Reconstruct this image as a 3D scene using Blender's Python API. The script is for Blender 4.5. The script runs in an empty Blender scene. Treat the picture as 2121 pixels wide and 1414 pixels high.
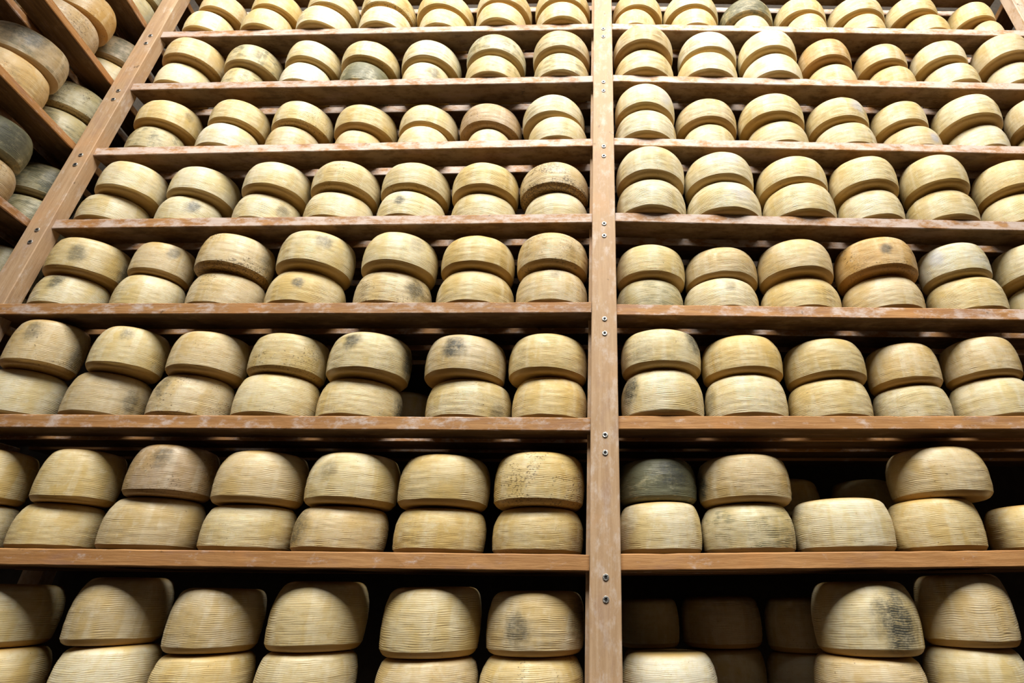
import bpy, bmesh, math, random
from mathutils import Vector, Matrix

# ------------------------------------------------------------------ camera
ZC = 1.12                      # eye height above the floor (low, looking up)
D = 1.30                       # distance from the lens to the rack front
W_PX, H_PX = 2121.0, 1414.0
F_PX, CX, CY = 1115.0, 1242.0, 660.0
PITCH = math.radians(27.1)
scene = bpy.context.scene
COL = scene.collection
cam_data = bpy.data.cameras.new('camera')
cam = bpy.data.objects.new('camera', cam_data)
COL.objects.link(cam)
cam_data.sensor_fit = 'HORIZONTAL'
cam_data.sensor_width = 36.0
cam_data.lens = 36.0 * F_PX / W_PX
cam_data.shift_x = 0.5 - CX / W_PX
cam_data.shift_y = (CY - H_PX / 2) / W_PX
cam_data.clip_start = 0.02
cam.location = (0, -D, ZC)
cam.rotation_euler = (math.radians(90) + PITCH, 0, 0)
scene.camera = cam

# ------------------------------------------------------------------ light
world = bpy.data.worlds.new('world'); scene.world = world
world.use_nodes = True
bg = world.node_tree.nodes['Background']
bg.inputs[0].default_value = (1.0, 0.93, 0.82, 1)
bg.inputs[1].default_value = 0.010

def area_light(name, loc, target, sx, sy, power, color):
    l = bpy.data.lights.new(name, 'AREA'); l.shape = 'RECTANGLE'
    l.size = sx; l.size_y = sy; l.energy = power; l.color = color
    o = bpy.data.objects.new(name, l); COL.objects.link(o)
    o.location = loc
    d = Vector(target) - Vector(loc)
    o.rotation_euler = d.to_track_quat('-Z', 'Y').to_euler()
    return o
area_light('high_cellar_light', (0.0, -2.3, ZC + 4.1), (0.0, 0.0, ZC + 0.9), 4.3, 1.7, 450.0, (1.0, 0.96, 0.88))

vs = scene.view_settings
vs.view_transform = 'Standard'; vs.look = 'None'; vs.gamma = 1.0
vs.exposure = 0.0; vs.use_curve_mapping = False

rnd = random.Random(11)

# ------------------------------------------------------------------ node helpers
class NT:
    def __init__(self, name):
        self.m = bpy.data.materials.new(name); self.m.use_nodes = True
        self.t = self.m.node_tree; self.t.nodes.clear()
        self.out = self.t.nodes.new('ShaderNodeOutputMaterial')
        self.b = self.t.nodes.new('ShaderNodeBsdfPrincipled')
        self.t.links.new(self.b.outputs[0], self.out.inputs[0])
    def n(self, kind, **kw):
        nd = self.t.nodes.new(kind)
        for k, v in kw.items(): setattr(nd, k, v)
        return nd
    def put(self, sock, v):
        if isinstance(v, bpy.types.NodeSocket): self.t.links.new(v, sock)
        elif v is not None: sock.default_value = v
    def math(self, op, a, b=None, clamp=False):
        nd = self.n('ShaderNodeMath', operation=op, use_clamp=clamp)
        self.put(nd.inputs[0], a); self.put(nd.inputs[1], b); return nd.outputs[0]
    def vmath(self, op, a, b=None):
        nd = self.n('ShaderNodeVectorMath', operation=op)
        self.put(nd.inputs[0], a); self.put(nd.inputs[1], b); return nd
    def noise(self, vec, scale, detail=3.0, rough=0.55, dist=0.0):
        nd = self.n('ShaderNodeTexNoise')
        self.put(nd.inputs['Vector'], vec); nd.inputs['Scale'].default_value = scale
        nd.inputs['Detail'].default_value = detail; nd.inputs['Roughness'].default_value = rough
        nd.inputs['Distortion'].default_value = dist
        return nd.outputs['Fac']
    def ramp(self, v, lo, hi, a=0.0, b=1.0):
        nd = self.n('ShaderNodeMapRange'); nd.interpolation_type = 'SMOOTHSTEP'
        self.put(nd.inputs['Value'], v)
        for k, q in (('From Min', lo), ('From Max', hi), ('To Min', a), ('To Max', b)): self.put(nd.inputs[k], q)
        return nd.outputs[0]
    def mix(self, fac, a, b, mode='MIX'):
        nd = self.n('ShaderNodeMix', data_type='RGBA', blend_type=mode)
        nd.clamp_factor = True
        self.put(nd.inputs[0], fac); self.put(nd.inputs[6], a); self.put(nd.inputs[7], b)
        return nd.outputs[2]
    def mapped(self, vec, scale=(1, 1, 1), loc=None):
        nd = self.n('ShaderNodeMapping'); self.put(nd.inputs['Vector'], vec)
        nd.inputs['Scale'].default_value = scale
        if loc is not None: self.put(nd.inputs['Location'], loc)
        return nd.outputs[0]
    def bump(self, h, strength, dist=0.01):
        nd = self.n('ShaderNodeBump'); nd.inputs['Strength'].default_value = strength
        nd.inputs['Distance'].default_value = dist; self.put(nd.inputs['Height'], h)
        self.put(self.b.inputs['Normal'], nd.outputs[0]); return nd

def obj_coords(k):
    """object coordinates shifted by a per-object random, so copies differ"""
    tc = k.n('ShaderNodeTexCoord'); oi = k.n('ShaderNodeObjectInfo')
    sc = k.vmath('SCALE', (7.3, 3.1, 5.7)); k.put(sc.inputs['Scale'], oi.outputs['Random'])
    ad = k.vmath('ADD', tc.outputs['Object'], sc.outputs[0])
    return tc.outputs['Object'], ad.outputs[0], oi.outputs['Random']

def wood_material(name, base, dark, pale, worn_attr):
    k = NT(name)
    loc, v, r = obj_coords(k)
    grain = k.noise(k.mapped(v, (2.2, 34, 34)), 3.0, 6, 0.62, 0.6)
    fine = k.noise(k.mapped(v, (9, 190, 190)), 3.0, 3, 0.6)
    blot = k.noise(v, 5.0, 5, 0.6)
    worn = k.noise(k.mapped(v, (4, 8, 8)), 4.5, 7, 0.72)
    c = k.mix(k.ramp(grain, 0.35, 0.7), dark, base)
    c = k.mix(k.math('MULTIPLY', k.ramp(fine, 0.45, 0.75), 0.35), c, dark)
    c = k.mix(k.math('MULTIPLY', k.ramp(blot, 0.5, 0.75), 0.45), c, (base[0] * 1.15, base[1] * 0.92, base[2] * 0.7, 1))
    wa = k.n('ShaderNodeAttribute'); wa.attribute_type = 'OBJECT'; wa.attribute_name = 'worn'
    lo = k.math('SUBTRACT', 0.66, k.math('MULTIPLY', wa.outputs['Fac'], 0.30))
    c = k.mix(k.math('MULTIPLY', k.ramp(worn, lo, k.math('ADD', lo, 0.22)), 0.8), c, pale)
    pu = k.noise(k.mapped(v, (1.6, 5, 5)), 4.3, 4, 0.6)
    c = k.mix(k.math('MULTIPLY', k.ramp(pu, 0.52, 0.70), 0.30), c, (0.30, 0.19, 0.175, 1))
    st = k.noise(v, 23.0, 4, 0.7)
    c = k.mix(k.math('MULTIPLY', k.ramp(st, 0.66, 0.76), 0.7), c, (0.055, 0.035, 0.022, 1))
    tone = k.ramp(r, 0.0, 1.0, 0.86, 1.12)
    hsv = k.n('ShaderNodeHueSaturation'); k.put(hsv.inputs['Color'], c); k.put(hsv.inputs['Value'], tone)
    k.put(k.b.inputs['Base Color'], hsv.outputs[0])
    k.put(k.b.inputs['Roughness'], k.ramp(grain, 0.2, 0.8, 0.5, 0.75))
    k.b.inputs['Specular IOR Level'].default_value = 0.35
    h = k.math('ADD', k.math('MULTIPLY', grain, 0.6), k.math('ADD', k.math('MULTIPLY', fine, 0.5), k.math('MULTIPLY', st, 0.6)))
    k.bump(h, 0.35, 0.003)
    return k.m

WOOD = wood_material('beech_shelf_wood', (0.53, 0.285, 0.115, 1), (0.38, 0.185, 0.066, 1), (0.70, 0.60, 0.55, 1), True)
SHADE_DARK = wood_material('shade_dark_wood', (0.165, 0.092, 0.036, 1), (0.095, 0.050, 0.019, 1), (0.23, 0.145, 0.075, 1), True)  # darker copy of the shelf wood; stands in for shade on undersides and bodies
POST = wood_material('beech_post_wood', (0.57, 0.395, 0.245, 1), (0.47, 0.305, 0.175, 1), (0.67, 0.555, 0.465, 1), True)

def plain_material(name, col, rough=0.9, scale=6.0, var=0.35, metallic=0.0):
    k = NT(name); loc, v, r = obj_coords(k)
    n1 = k.noise(v, scale, 5, 0.6); n2 = k.noise(v, scale * 6, 4, 0.6)
    d = tuple(q * (1 - var) for q in col[:3]) + (1,)
    k.put(k.b.inputs['Base Color'], k.mix(k.ramp(k.math('ADD', k.math('MULTIPLY', n1, .6), k.math('MULTIPLY', n2, .4)), .35, .65), d, col))
    k.b.inputs['Roughness'].default_value = rough
    k.b.inputs['Metallic'].default_value = metallic
    k.bump(n2, 0.3, 0.01)
    return k.m
PLASTER = plain_material('dark_cellar_plaster', (0.07, 0.055, 0.042, 1))
CEIL = plain_material('ceiling_plaster', (0.30, 0.26, 0.20, 1))
FLOOR = plain_material('terracotta_floor', (0.055, 0.038, 0.028, 1), 0.8)
ZINC = plain_material('zinc_screw', (0.55, 0.55, 0.53, 1), 0.38, 60, 0.25, 0.9)
HOLE = plain_material('dark_screw_socket', (0.012, 0.012, 0.012, 1), 0.8)

def cheese_material():
    k = NT('cheese_rind')
    loc, v, r = obj_coords(k)
    def A(name, kind='OBJECT'):
        nd = k.n('ShaderNodeAttribute'); nd.attribute_type = kind; nd.attribute_name = name; return nd
    groove = A('groove', 'GEOMETRY').outputs['Fac']; face = A('endface', 'GEOMETRY').outputs['Fac']
    tint = A('tint').outputs['Color']
    # base rind: straw with ochre clouds and horizontal streaks
    cloud = k.noise(v, 14.0, 4, 0.55)
    streak = k.noise(k.mapped(v, (14, 14, 120)), 1.0, 4, 0.6, 0.3)
    band = k.noise(k.mapped(v, (30, 30, 4)), 1.0, 2, 0.5)
    ochre = k.mix(1.0, tint, (0.90, 0.80, 0.55, 1), 'MULTIPLY')
    pale = k.mix(0.35, tint, (0.90, 0.85, 0.68, 1))
    c = k.mix(k.ramp(cloud, 0.40, 0.66), tint, ochre)
    c = k.mix(k.math('MULTIPLY', k.ramp(band, 0.50, 0.64), 0.6), c, pale)
    c = k.mix(k.math('MULTIPLY', k.ramp(streak, 0.52, 0.74), 0.28), c, ochre)
    gran = k.noise(v, 75.0, 4, 0.7)
    c = k.mix(k.math('MULTIPLY', k.ramp(gran, 0.46, 0.70), 0.55), c, ochre)
    c = k.mix(k.math('MULTIPLY', k.ramp(k.noise(v, 48.0, 3, 0.6), 0.56, 0.72), 0.5), c, pale)
    gr = k.math('MULTIPLY', groove, k.ramp(k.noise(v, 22.0, 3), 0.3, 0.7, 0.1, 0.6))
    c = k.mix(gr, c, k.mix(1.0, tint, (0.80, 0.68, 0.42, 1), 'MULTIPLY'))
    c = k.mix(k.math('MULTIPLY', face, 0.9), c, k.mix(1.0, tint, (0.66, 0.44, 0.14, 1), 'MULTIPLY'))  # amber darkening of the end faces: underside shade put into the rind colour
    # grey-green bloom over the whole wheel
    m1 = k.noise(v, 19.0, 5, 0.62); m2 = k.noise(k.mapped(v, (60, 60, 260)), 1.0, 4, 0.65)
    mm = k.math('ADD', k.math('MULTIPLY', m1, 0.55), k.math('ADD', k.math('MULTIPLY', m2, 0.3), k.math('MULTIPLY', groove, 0.22)))
    amt = A('mould').outputs['Fac']
    th = k.math('SUBTRACT', 0.70, k.math('MULTIPLY', amt, 0.44))
    mf = k.ramp(mm, th, k.math('ADD', th, 0.14))
    mf = k.math('MULTIPLY', mf, k.ramp(amt, 0.0, 0.5, 0.0, 0.88))
    c = k.mix(k.math('MULTIPLY', amt, 0.42), c, (0.36, 0.36, 0.23, 1))
    c = k.mix(mf, c, (0.115, 0.120, 0.070, 1))
    # dark speckle
    s1 = k.noise(k.mapped(v, (190, 190, 330)), 1.0, 4, 0.65); s2 = k.noise(v, 16.0, 3, 0.6)
    zz = k.n('ShaderNodeSeparateXYZ'); k.put(zz.inputs[0], loc)
    low = k.ramp(zz.outputs[2], 0.004, 0.022, 0.16, 0.0)
    sa = A('speck').outputs['Fac']
    sth = k.math('SUBTRACT', 0.715, k.math('MULTIPLY', k.math('ADD', sa, 0.20), k.ramp(k.math('ADD', s2, low), 0.38, 0.62, 0.0, 0.27)))
    sf = k.math('MULTIPLY', k.ramp(s1, sth, k.math('ADD', sth, 0.08)), 0.72)
    c = k.mix(sf, c, (0.075, 0.045, 0.022, 1))
    # shaped mould patches
    dn = k.noise(v, 42.0, 4, 0.65)
    fine = k.math('ADD', k.math('MULTIPLY', k.noise(k.mapped(v, (150, 150, 300)), 1.0, 4, 0.7), 0.62), k.math('MULTIPLY', groove, 0.42))
    for i in ('a', 'b'):
        pos = A('spot_' + i); sz = A('spot_' + i + '_size').outputs['Fac']; st = A('spot_' + i + '_dark').outputs['Fac']
        sub = k.vmath('SUBTRACT', loc, pos.outputs['Vector'])
        ln = k.vmath('LENGTH', sub.outputs[0]).outputs['Value']
        q = k.math('DIVIDE', ln, k.math('MAXIMUM', sz, 0.0001))
        q = k.math('ADD', q, k.math('MULTIPLY', k.math('SUBTRACT', dn, 0.5), 1.1))
        msk = k.ramp(q, 0.35, 1.15, 1.0, 0.0)
        msk = k.math('MULTIPLY', msk, k.ramp(fine, 0.22, 0.50, 0.35, 1.0))
        msk = k.math('MULTIPLY', msk, k.math('ABSOLUTE', st))
        col = k.mix(k.math('GREATER_THAN', st, 0.0), (0.50, 0.52, 0.60, 1), (0.048, 0.052, 0.046, 1))
        c = k.mix(msk, c, col)
    k.put(k.b.inputs['Base Color'], c)
    k.put(k.b.inputs['Roughness'], k.ramp(m1, 0.3, 0.7, 0.36, 0.58))
    k.b.inputs['Specular IOR Level'].default_value = 0.45
    k.b.inputs['Subsurface Weight'].default_value = 0.12
    k.b.inputs['Subsurface Radius'].default_value = (0.012, 0.006, 0.002)
    k.b.inputs['Subsurface Scale'].default_value = 1.0
    h = k.math('ADD', k.math('MULTIPLY', m2, 0.7), k.math('MULTIPLY', dn, 0.6))
    k.bump(h, 0.30, 0.002)
    return k.m
RIND = cheese_material()

# ------------------------------------------------------------------ object helpers
def link(name, me, mat=None, parent=None, loc=None, rot=None):
    o = bpy.data.objects.new(name, me); COL.objects.link(o)
    if mat is not None and me is not None and not me.materials: me.materials.append(mat)
    if parent is not None: o.parent = parent
    if loc is not None: o.location = loc
    if rot is not None: o.rotation_euler = rot
    return o
def thing(name, label, cat, loc=(0, 0, 0), rotz=0.0, group=None):
    o = link(name, None, loc=loc, rot=(0, 0, rotz)); o['label'] = label; o['category'] = cat
    if group: o['group'] = group
    return o
def structure(name, me, mat, loc=None, rot=None):
    o = link(name, me, mat, loc=loc, rot=rot); o['kind'] = 'structure'; return o

def box_mesh(name, x0, x1, y0, y1, z0, z1):
    vs_ = [(x, y, z) for x in (x0, x1) for y in (y0, y1) for z in (z0, z1)]
    fs = [(0, 1, 3, 2), (4, 6, 7, 5), (0, 4, 5, 1), (2, 3, 7, 6), (0, 2, 6, 4), (1, 5, 7, 3)]
    me = bpy.data.meshes.new(name); me.from_pydata(vs_, [], fs); me.update(); return me

def timber_mesh(name, length, wid, thick, seed, rag=0.0007, seg=36, chamfer=0.0022, shade_dark=False):
    """sawn timber along +X from 0; y 0..wid, z 0..thick (top at thick); chamfered, slightly ragged arrises"""
    r = random.Random(seed); c = chamfer
    prof = [(c, 0), (wid - c, 0), (wid, c), (wid, thick - c), (wid - c, thick), (c, thick), (0, thick - c), (0, c)]
    verts, faces = [], []
    n = len(prof)
    for i in range(seg + 1):
        x = length * i / seg
        nick = r.random() < 0.10
        for j, (y, z) in enumerate(prof):
            a = rag * (2.6 if nick and j in (5, 6) else 1.0)
            dy = r.uniform(0, a) * (1 if y < wid / 2 else -1)
            dz = r.uniform(0, a) * (1 if z < thick / 2 else -1)
            verts.append((x, y + dy, z + dz))
    for i in range(seg):
        for j in range(n):
            a = i * n + j; b = i * n + (j + 1) % n
            faces.append((a, b, b + n, a + n))
    faces.append(tuple(n - 1 - j for j in range(n))); faces.append(tuple(seg * n + j for j in range(n)))
    me = bpy.data.meshes.new(name); me.from_pydata(verts, [], faces); me.update()
    if shade_dark:                      # the sawn, scraped front edge stays pale; the rest of a plank has shade put into its colour
        me.materials.append(WOOD); me.materials.append(SHADE_DARK)
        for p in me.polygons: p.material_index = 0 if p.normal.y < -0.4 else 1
    return me

# ------------------------------------------------------------------ the room
structure('floor', box_mesh('floor', -4.0, 4.0, -4.5, 0.9, -0.1, 0.0), FLOOR)
structure('wall_back', box_mesh('wall_back', -4.0, 4.0, 0.62, 0.82, 0.0, 5.7), PLASTER)
structure('wall_left', box_mesh('wall_left', -0.15, 0.0, -1.6, 1.0, 0.0, 5.7), PLASTER, loc=(-2.36, 0.0, 0.0), rot=(0, 0, 0.15386))
structure('wall_right', box_mesh('wall_right', 0.0, 0.15, -1.6, 1.0, 0.0, 5.7), PLASTER, loc=(2.36, 0.0, 0.0), rot=(0, 0, -0.15386))
structure('ceiling', box_mesh('ceiling', -4.0, 4.0, -4.5, 0.9, 5.7, 5.8), CEIL)

# ------------------------------------------------------------------ racks
THICK = 0.035
XB = {'L': (-1.64, -0.0225), 'R': (0.047, 1.605)}
SH = {0: ((-0.222, -0.23), (-0.23, -0.222)), 1: ((0.096, 0.08), (0.081, 0.0946)), 2: ((0.404, 0.394), (0.398, 0.398)), 3: ((0.712, 0.717), (0.717, 0.695)), 4: ((1.009, 1.031), (1.035, 0.991)), 5: ((1.299, 1.34), (1.344, 1.299)), 6: ((1.603, 1.642), (1.647, 1.6)), 7: ((1.884, 1.932), (1.932, 1.892)), 8: ((2.175, 2.222), (2.222, 2.183))}
PLANKS = [(0.010, 0.084), (0.127, 0.084), (0.245, 0.084), (0.363, 0.084)]   # front edge, width

def screw_mesh():
    """countersunk head with a recessed socket, facing -Y, at the origin"""
    bm = bmesh.new(); n = 20
    def ring(rad, y, m=n): return [bm.verts.new((rad * math.cos(2 * math.pi * i / m), y, rad * math.sin(2 * math.pi * i / m))) for i in range(m)]
    rs = [ring(0.0072, 0.0012), ring(0.0070, -0.0012), ring(0.0062, -0.0018), ring(0.0036, -0.0018), ring(0.0033, -0.0006)]
    for a, b in zip(rs, rs[1:]):
        for i in range(n):
            f = bm.faces.new((a[i], a[(i + 1) % n], b[(i + 1) % n], b[i]))
            f.material_index = 1 if b is rs[-1] else 0
    f = bm.faces.new(rs[-1]); f.material_index = 1
    bm.normal_update()
    me = bpy.data.meshes.new('screw'); bm.to_mesh(me); bm.free()
    me.materials.append(ZINC); me.materials.append(HOLE)
    return me
SCREW = screw_mesh()

def post(name, parent, x0, x1, y0, y1, z0, z1, seed):
    """an upright: timber along local X stood on end"""
    me = timber_mesh(name, z1 - z0, x1 - x0, y1 - y0, seed, rag=0.0005, seg=60, chamfer=0.0018)
    # local x -> world z, local y -> world x, local z -> world y
    o = link(name, me, POST, parent)
    o.matrix_basis = Matrix(((0, 1, 0, x0), (0, 0, 1, y0), (1, 0, 0, z0), (0, 0, 0, 1)))
    o['worn'] = 0.6
    return o
def add_screws(po, pts):
    inv = po.matrix_basis.inverted()
    for p in pts:
        s = bpy.data.objects.new('screw', SCREW); COL.objects.link(s); s.parent = po
        s.matrix_basis = inv @ Matrix.Translation(p)

rack = thing('cheese_rack', 'tall wooden rack of plank shelves in two bays joined by a screwed middle post', 'rack', (0, 0, 0))
ztop = ZC + 2.55
mid = post('post', rack, -0.0225, 0.047, 0.0, 0.043, 0.0, ztop, 1)
corner = post('post', rack, -1.704, -1.641, 0.0, 0.043, 0.0, ztop, 2)
endp = post('post', rack, 1.606, 1.670, 0.0, 0.043, 0.0, ztop, 3)
mid['label'] = 'middle post with pairs of countersunk screws'
endp['worn'] = 1.0
corner['worn'] = 0.5
corner['label'] = 'corner post between the two racks'
post('divider_board', rack, -0.0315, 0.045, 0.0435, 0.125, 0.0, ztop, 4)
for x0, x1, s in ((-0.0315, 0.045, 5), (-1.704, -1.641, 6), (1.606, 1.670, 7)):
    post('rear_post', rack, x0, x1, 0.452, 0.50, 0.0, ztop, s)
add_screws(mid, [Vector((0.0135, -0.0002, ZC + z)) for z in [1.8834, 1.8391, 1.5953, 1.5517, 1.2934, 1.2518, 0.9839, 0.94, 0.6652, 0.6217, 0.3472, 0.3037, 0.0333, -0.0096]])
add_screws(corner, [Vector((-1.666, -0.0002, ZC + z)) for z in [1.8446, 1.8009, 1.5517, 1.509, 1.2559, 1.2151, 0.9609, 0.9176]])

for k, (lz, rz) in SH.items():
    for b, (za, zb) in (('L', lz), ('R', rz)):
        x0, x1 = XB[b]
        if b == 'L': x1 -= 0.0095
        L = math.hypot(x1 - x0, zb - za); ang = math.atan2(zb - za, x1 - x0)
        for q, (yf, wd) in enumerate(PLANKS):
            lap = 0.035 if (k == 3 and b == 'L' and q == 0) else 0.0      # this shelf laps over the corner post
            if lap: yf -= 0.0125; wd += 0.0125
            me = timber_mesh('shelf_plank', L + lap + (0.009 if (b == 'L' and q == 0) else 0.0), wd, THICK, 100 + k * 10 + q + (50 if b == 'R' else 0), seg=48 if q == 0 else 8, shade_dark=True)
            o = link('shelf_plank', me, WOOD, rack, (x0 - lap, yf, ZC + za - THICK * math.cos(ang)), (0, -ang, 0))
            o['worn'] = min(1.0, 0.10 + 0.17 * k + 0.2 * rnd.random())

# side racks: boards run towards the viewer from the corners
A_S = 0.15386
SIDE_Z = [0.395, 0.700, 1.0019, 1.3095, 1.6106, 1.9194, 2.215]
def side_rack(label, side, planks):
    ox = -1.71 if side < 0 else 1.676
    r = thing('side_rack', label, 'rack', (ox, 0.02, 0), 0.0)
    # local +X of a board: towards the viewer; +Y: into the rack
    ux, uy = (math.sin(A_S) * -side * 1.0, -math.cos(A_S))
    nx, ny = (side * math.cos(A_S), -math.sin(A_S))
    for k, h in enumerate(SIDE_Z):
        for q in range(planks):
            me = timber_mesh('shelf_plank', 1.75, 0.09, 0.027, 700 + k * 7 + q + (300 if side > 0 else 0), seg=24, shade_dark=True)
            dep = 0.0 + q * 0.118; s0 = -0.32
            px = ux * s0 + nx * dep; py = uy * s0 + ny * dep
            if side > 0:
                M = Matrix(((ux, nx, 0, px), (uy, ny, 0, py), (0, 0, 1, ZC + h - 0.027), (0, 0, 0, 1)))
            else:      # keep the frame right-handed: run the timber the other way
                M = Matrix(((-ux, nx, 0, px + ux * 1.75), (-uy, ny, 0, py + uy * 1.75), (0, 0, 1, ZC + h - 0.027), (0, 0, 0, 1)))
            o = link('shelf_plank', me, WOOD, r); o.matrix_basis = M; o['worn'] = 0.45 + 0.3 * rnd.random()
    return r
side_l = side_rack('wooden side rack of cheese-laden boards meeting the corner post at an angle', -1, 4)
side_r = side_rack('wooden side rack whose pale board shows behind the end post', 1, 4)
for (rr, sd) in ((side_l, -1), (side_r, 1)):
    for s in (1.35,):
        x = math.sin(A_S) * -sd * s; y = -math.cos(A_S) * s
        p = post('post', rr, x - (0.03 if sd > 0 else 0.03) , x + 0.03, y - 0.02, y + 0.02, 0.0, ztop, 40 + sd)
        # stand it just outside the board ends
        p.location.x -= sd * 0.032

# ------------------------------------------------------------------ cheese wheels
def cheese_mesh(seed):
    """a ribbed wheel of 10 cm radius and height on its base, with basket bands and softly rounded top"""
    r = random.Random(seed)
    SEG = 120; NR = 25; PER = 5
    nb = 20
    edges = sorted(r.uniform(0, 2 * math.pi) for _ in range(nb))
    bphase = [r.uniform(-0.32, 0.32) for _ in range(nb)]
    bamp = [r.uniform(0.35, 1.2) for _ in range(nb)]
    lob = [(r.randint(1, 5), r.uniform(0, 6.28), r.uniform(0.001, 0.004)) for _ in range(5)]
    wav = [(r.randint(2, 9), r.uniform(0, 6.28), r.uniform(0.02, 0.09)) for _ in range(6)]
    tilt_a, tilt = r.uniform(0, 6.28), r.uniform(0.0, 0.03)
    up_round = r.uniform(0.075, 0.130)
    gw, gh = 24, 12
    def grid(): return [[r.uniform(-1, 1) for _ in range(gw)] for _ in range(gh + 2)]
    g1, g2 = grid(), grid()
    def val(g, th, t):
        x = th / (2 * math.pi) * gw; y = max(0.0, min(gh - 0.001, t * gh))
        i, j = int(x), int(y); fx, fy = x - i, y - j
        fx = fx * fx * (3 - 2 * fx); fy = fy * fy * (3 - 2 * fy); i0, i1 = i % gw, (i + 1) % gw
        return (g[j][i0] * (1 - fx) + g[j][i1] * fx) * (1 - fy) + (g[j + 1][i0] * (1 - fx) + g[j + 1][i1] * fx) * fy
    Z0, ZS = 0.100, 0.790
    def base(t):                  # t 0..1 up the side -> radius factor
        u = 2 * t - 1
        if u < -0.15: return 1.0 - 0.030 * ((u + 0.15) / 0.85) ** 2
        return 1.0 - up_round * ((u + 0.15) / 1.15) ** 2.4
    rows = [(0.0, 0.50, 0, 1), (0.0, 0.78, 0, 1), (0.005, 0.850, 0, 1), (0.024, 0.895, 0, 1), (0.052, 0.930, 0, 1), (0.080, 0.952, 0, 1), (0.093, 0.962, 0, 0.9)]
    n = NR * PER
    for i in range(n + 1):
        t = i / n
        rows.append((Z0 + ZS * t, base(t), min(1.0, t / 0.015, (1 - t) / 0.06), 0.0))
    e = base(1.0)
    rows += [(0.915, e - 0.020, 0, 0.1), (0.940, e - 0.045, 0, 0.3), (0.965, e - 0.083, 0, 0.6), (0.984, e - 0.135, 0, 0.9), (0.996, e - 0.21, 0, 1), (1.0, 0.5, 0, 1)]
    verts, groove, endf = [], [], []
    for z, rf, w, ef in rows:
        t = (z - Z0) / ZS
        for j in range(SEG):
            th = 2 * math.pi * j / SEG
            bi = sum(1 for q in edges if q < th) % nb
            ph = bphase[bi] + sum(a * math.sin(m * th + p) for m, p, a in wav) + 0.38 * val(g1, th, t)
            s = 0.5 + 0.5 * math.cos(2 * math.pi * (t * NR + ph * w))
            amp = bamp[bi] * (0.8 + 0.7 * val(g2, th, t))
            amp = max(0.12, amp)
            rr = rf * (1 + sum(a * math.sin(m * th + p) for m, p, a in lob)) + 0.004 * val(g2, th + 0.4, t) * (w > 0)
            rr += w * amp * 0.0060 * (s - 0.5) + r.uniform(-0.0008, 0.0008)
            if ef > 0: rr += 0.006 * val(g1, th, z)
            zz = z
            if z > 0.5: zz = z + (z - 0.5) * 2 * tilt * math.cos(th - tilt_a) * 0.6 * rf - (z - .5) * 2 * tilt * .6
            if 0.05 < z < 0.95: zz += 0.005 * math.sin(3 * th + tilt_a) + 0.006 * val(g1, th, 0.05)
            verts.append((0.1 * rr * math.cos(th), 0.1 * rr * math.sin(th), 0.1 * zz))
            groove.append((1 - s) * w * min(1.0, amp)); endf.append(ef)
    faces = []
    for i in range(len(rows) - 1):
        for j in range(SEG):
            a = i * SEG + j; b = i * SEG + (j + 1) % SEG
            faces.append((a, b, b + SEG, a + SEG))
    faces.append(tuple(range(SEG - 1, -1, -1)))
    l = (len(rows) - 1) * SEG
    faces.append(tuple(l + j for j in range(SEG)))
    me = bpy.data.meshes.new('whole_cheese'); me.from_pydata(verts, [], faces); me.update()
    for nm, d in (('groove', groove), ('endface', endf)):
        at = me.attributes.new(nm, 'FLOAT', 'POINT'); at.data.foreach_set('value', d)
    me.polygons.foreach_set('use_smooth', [True] * len(me.polygons))
    me.materials.append(RIND)
    return me
MESHES = [cheese_mesh(900 + i) for i in range(7)]

TINTS = {'c': ((0.86, 0.77, 0.53), 'cream'), 's': ((0.81, 0.69, 0.41), 'straw'), 'y': ((0.80, 0.65, 0.34), 'yellow'),
         'a': ((0.72, 0.50, 0.22), 'amber'), 'b': ((0.60, 0.45, 0.28), 'brownish'), 'o': ((0.76, 0.62, 0.37), 'tan'),
         'g': ((0.64, 0.58, 0.38), 'grey-green'), 'w': ((0.88, 0.83, 0.66), 'pale')}
ORD = ['first', 'second', 'third', 'fourth', 'fifth', 'sixth', 'seventh', 'eighth']
ROWN = ['lowest row', 'second row up', 'third row up', 'fourth row up', 'fifth row up', 'sixth row up', 'seventh row up', 'topmost row']

def look(tr):
    """words for a wheel's look from its traits"""
    t = tr['t']; w = TINTS[t][1]
    if tr['g'] >= 0.5: return 'grey-green mould-covered'
    f = ''
    sp = tr['spots']
    if sp and sp[0][3] < 0: f = 'bluish-patched'
    elif len(sp) > 1: f = 'twice-grey-patched'
    elif sp: f = 'grey-patched'
    elif tr['d'] >= 0.6: f = 'dark-stained'
    elif tr['d'] >= 0.3: f = 'speckled'
    elif tr['g'] >= 0.2: f = 'faintly-mouldy'
    return (f + ' ' if f else 'plain ') + w

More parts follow.
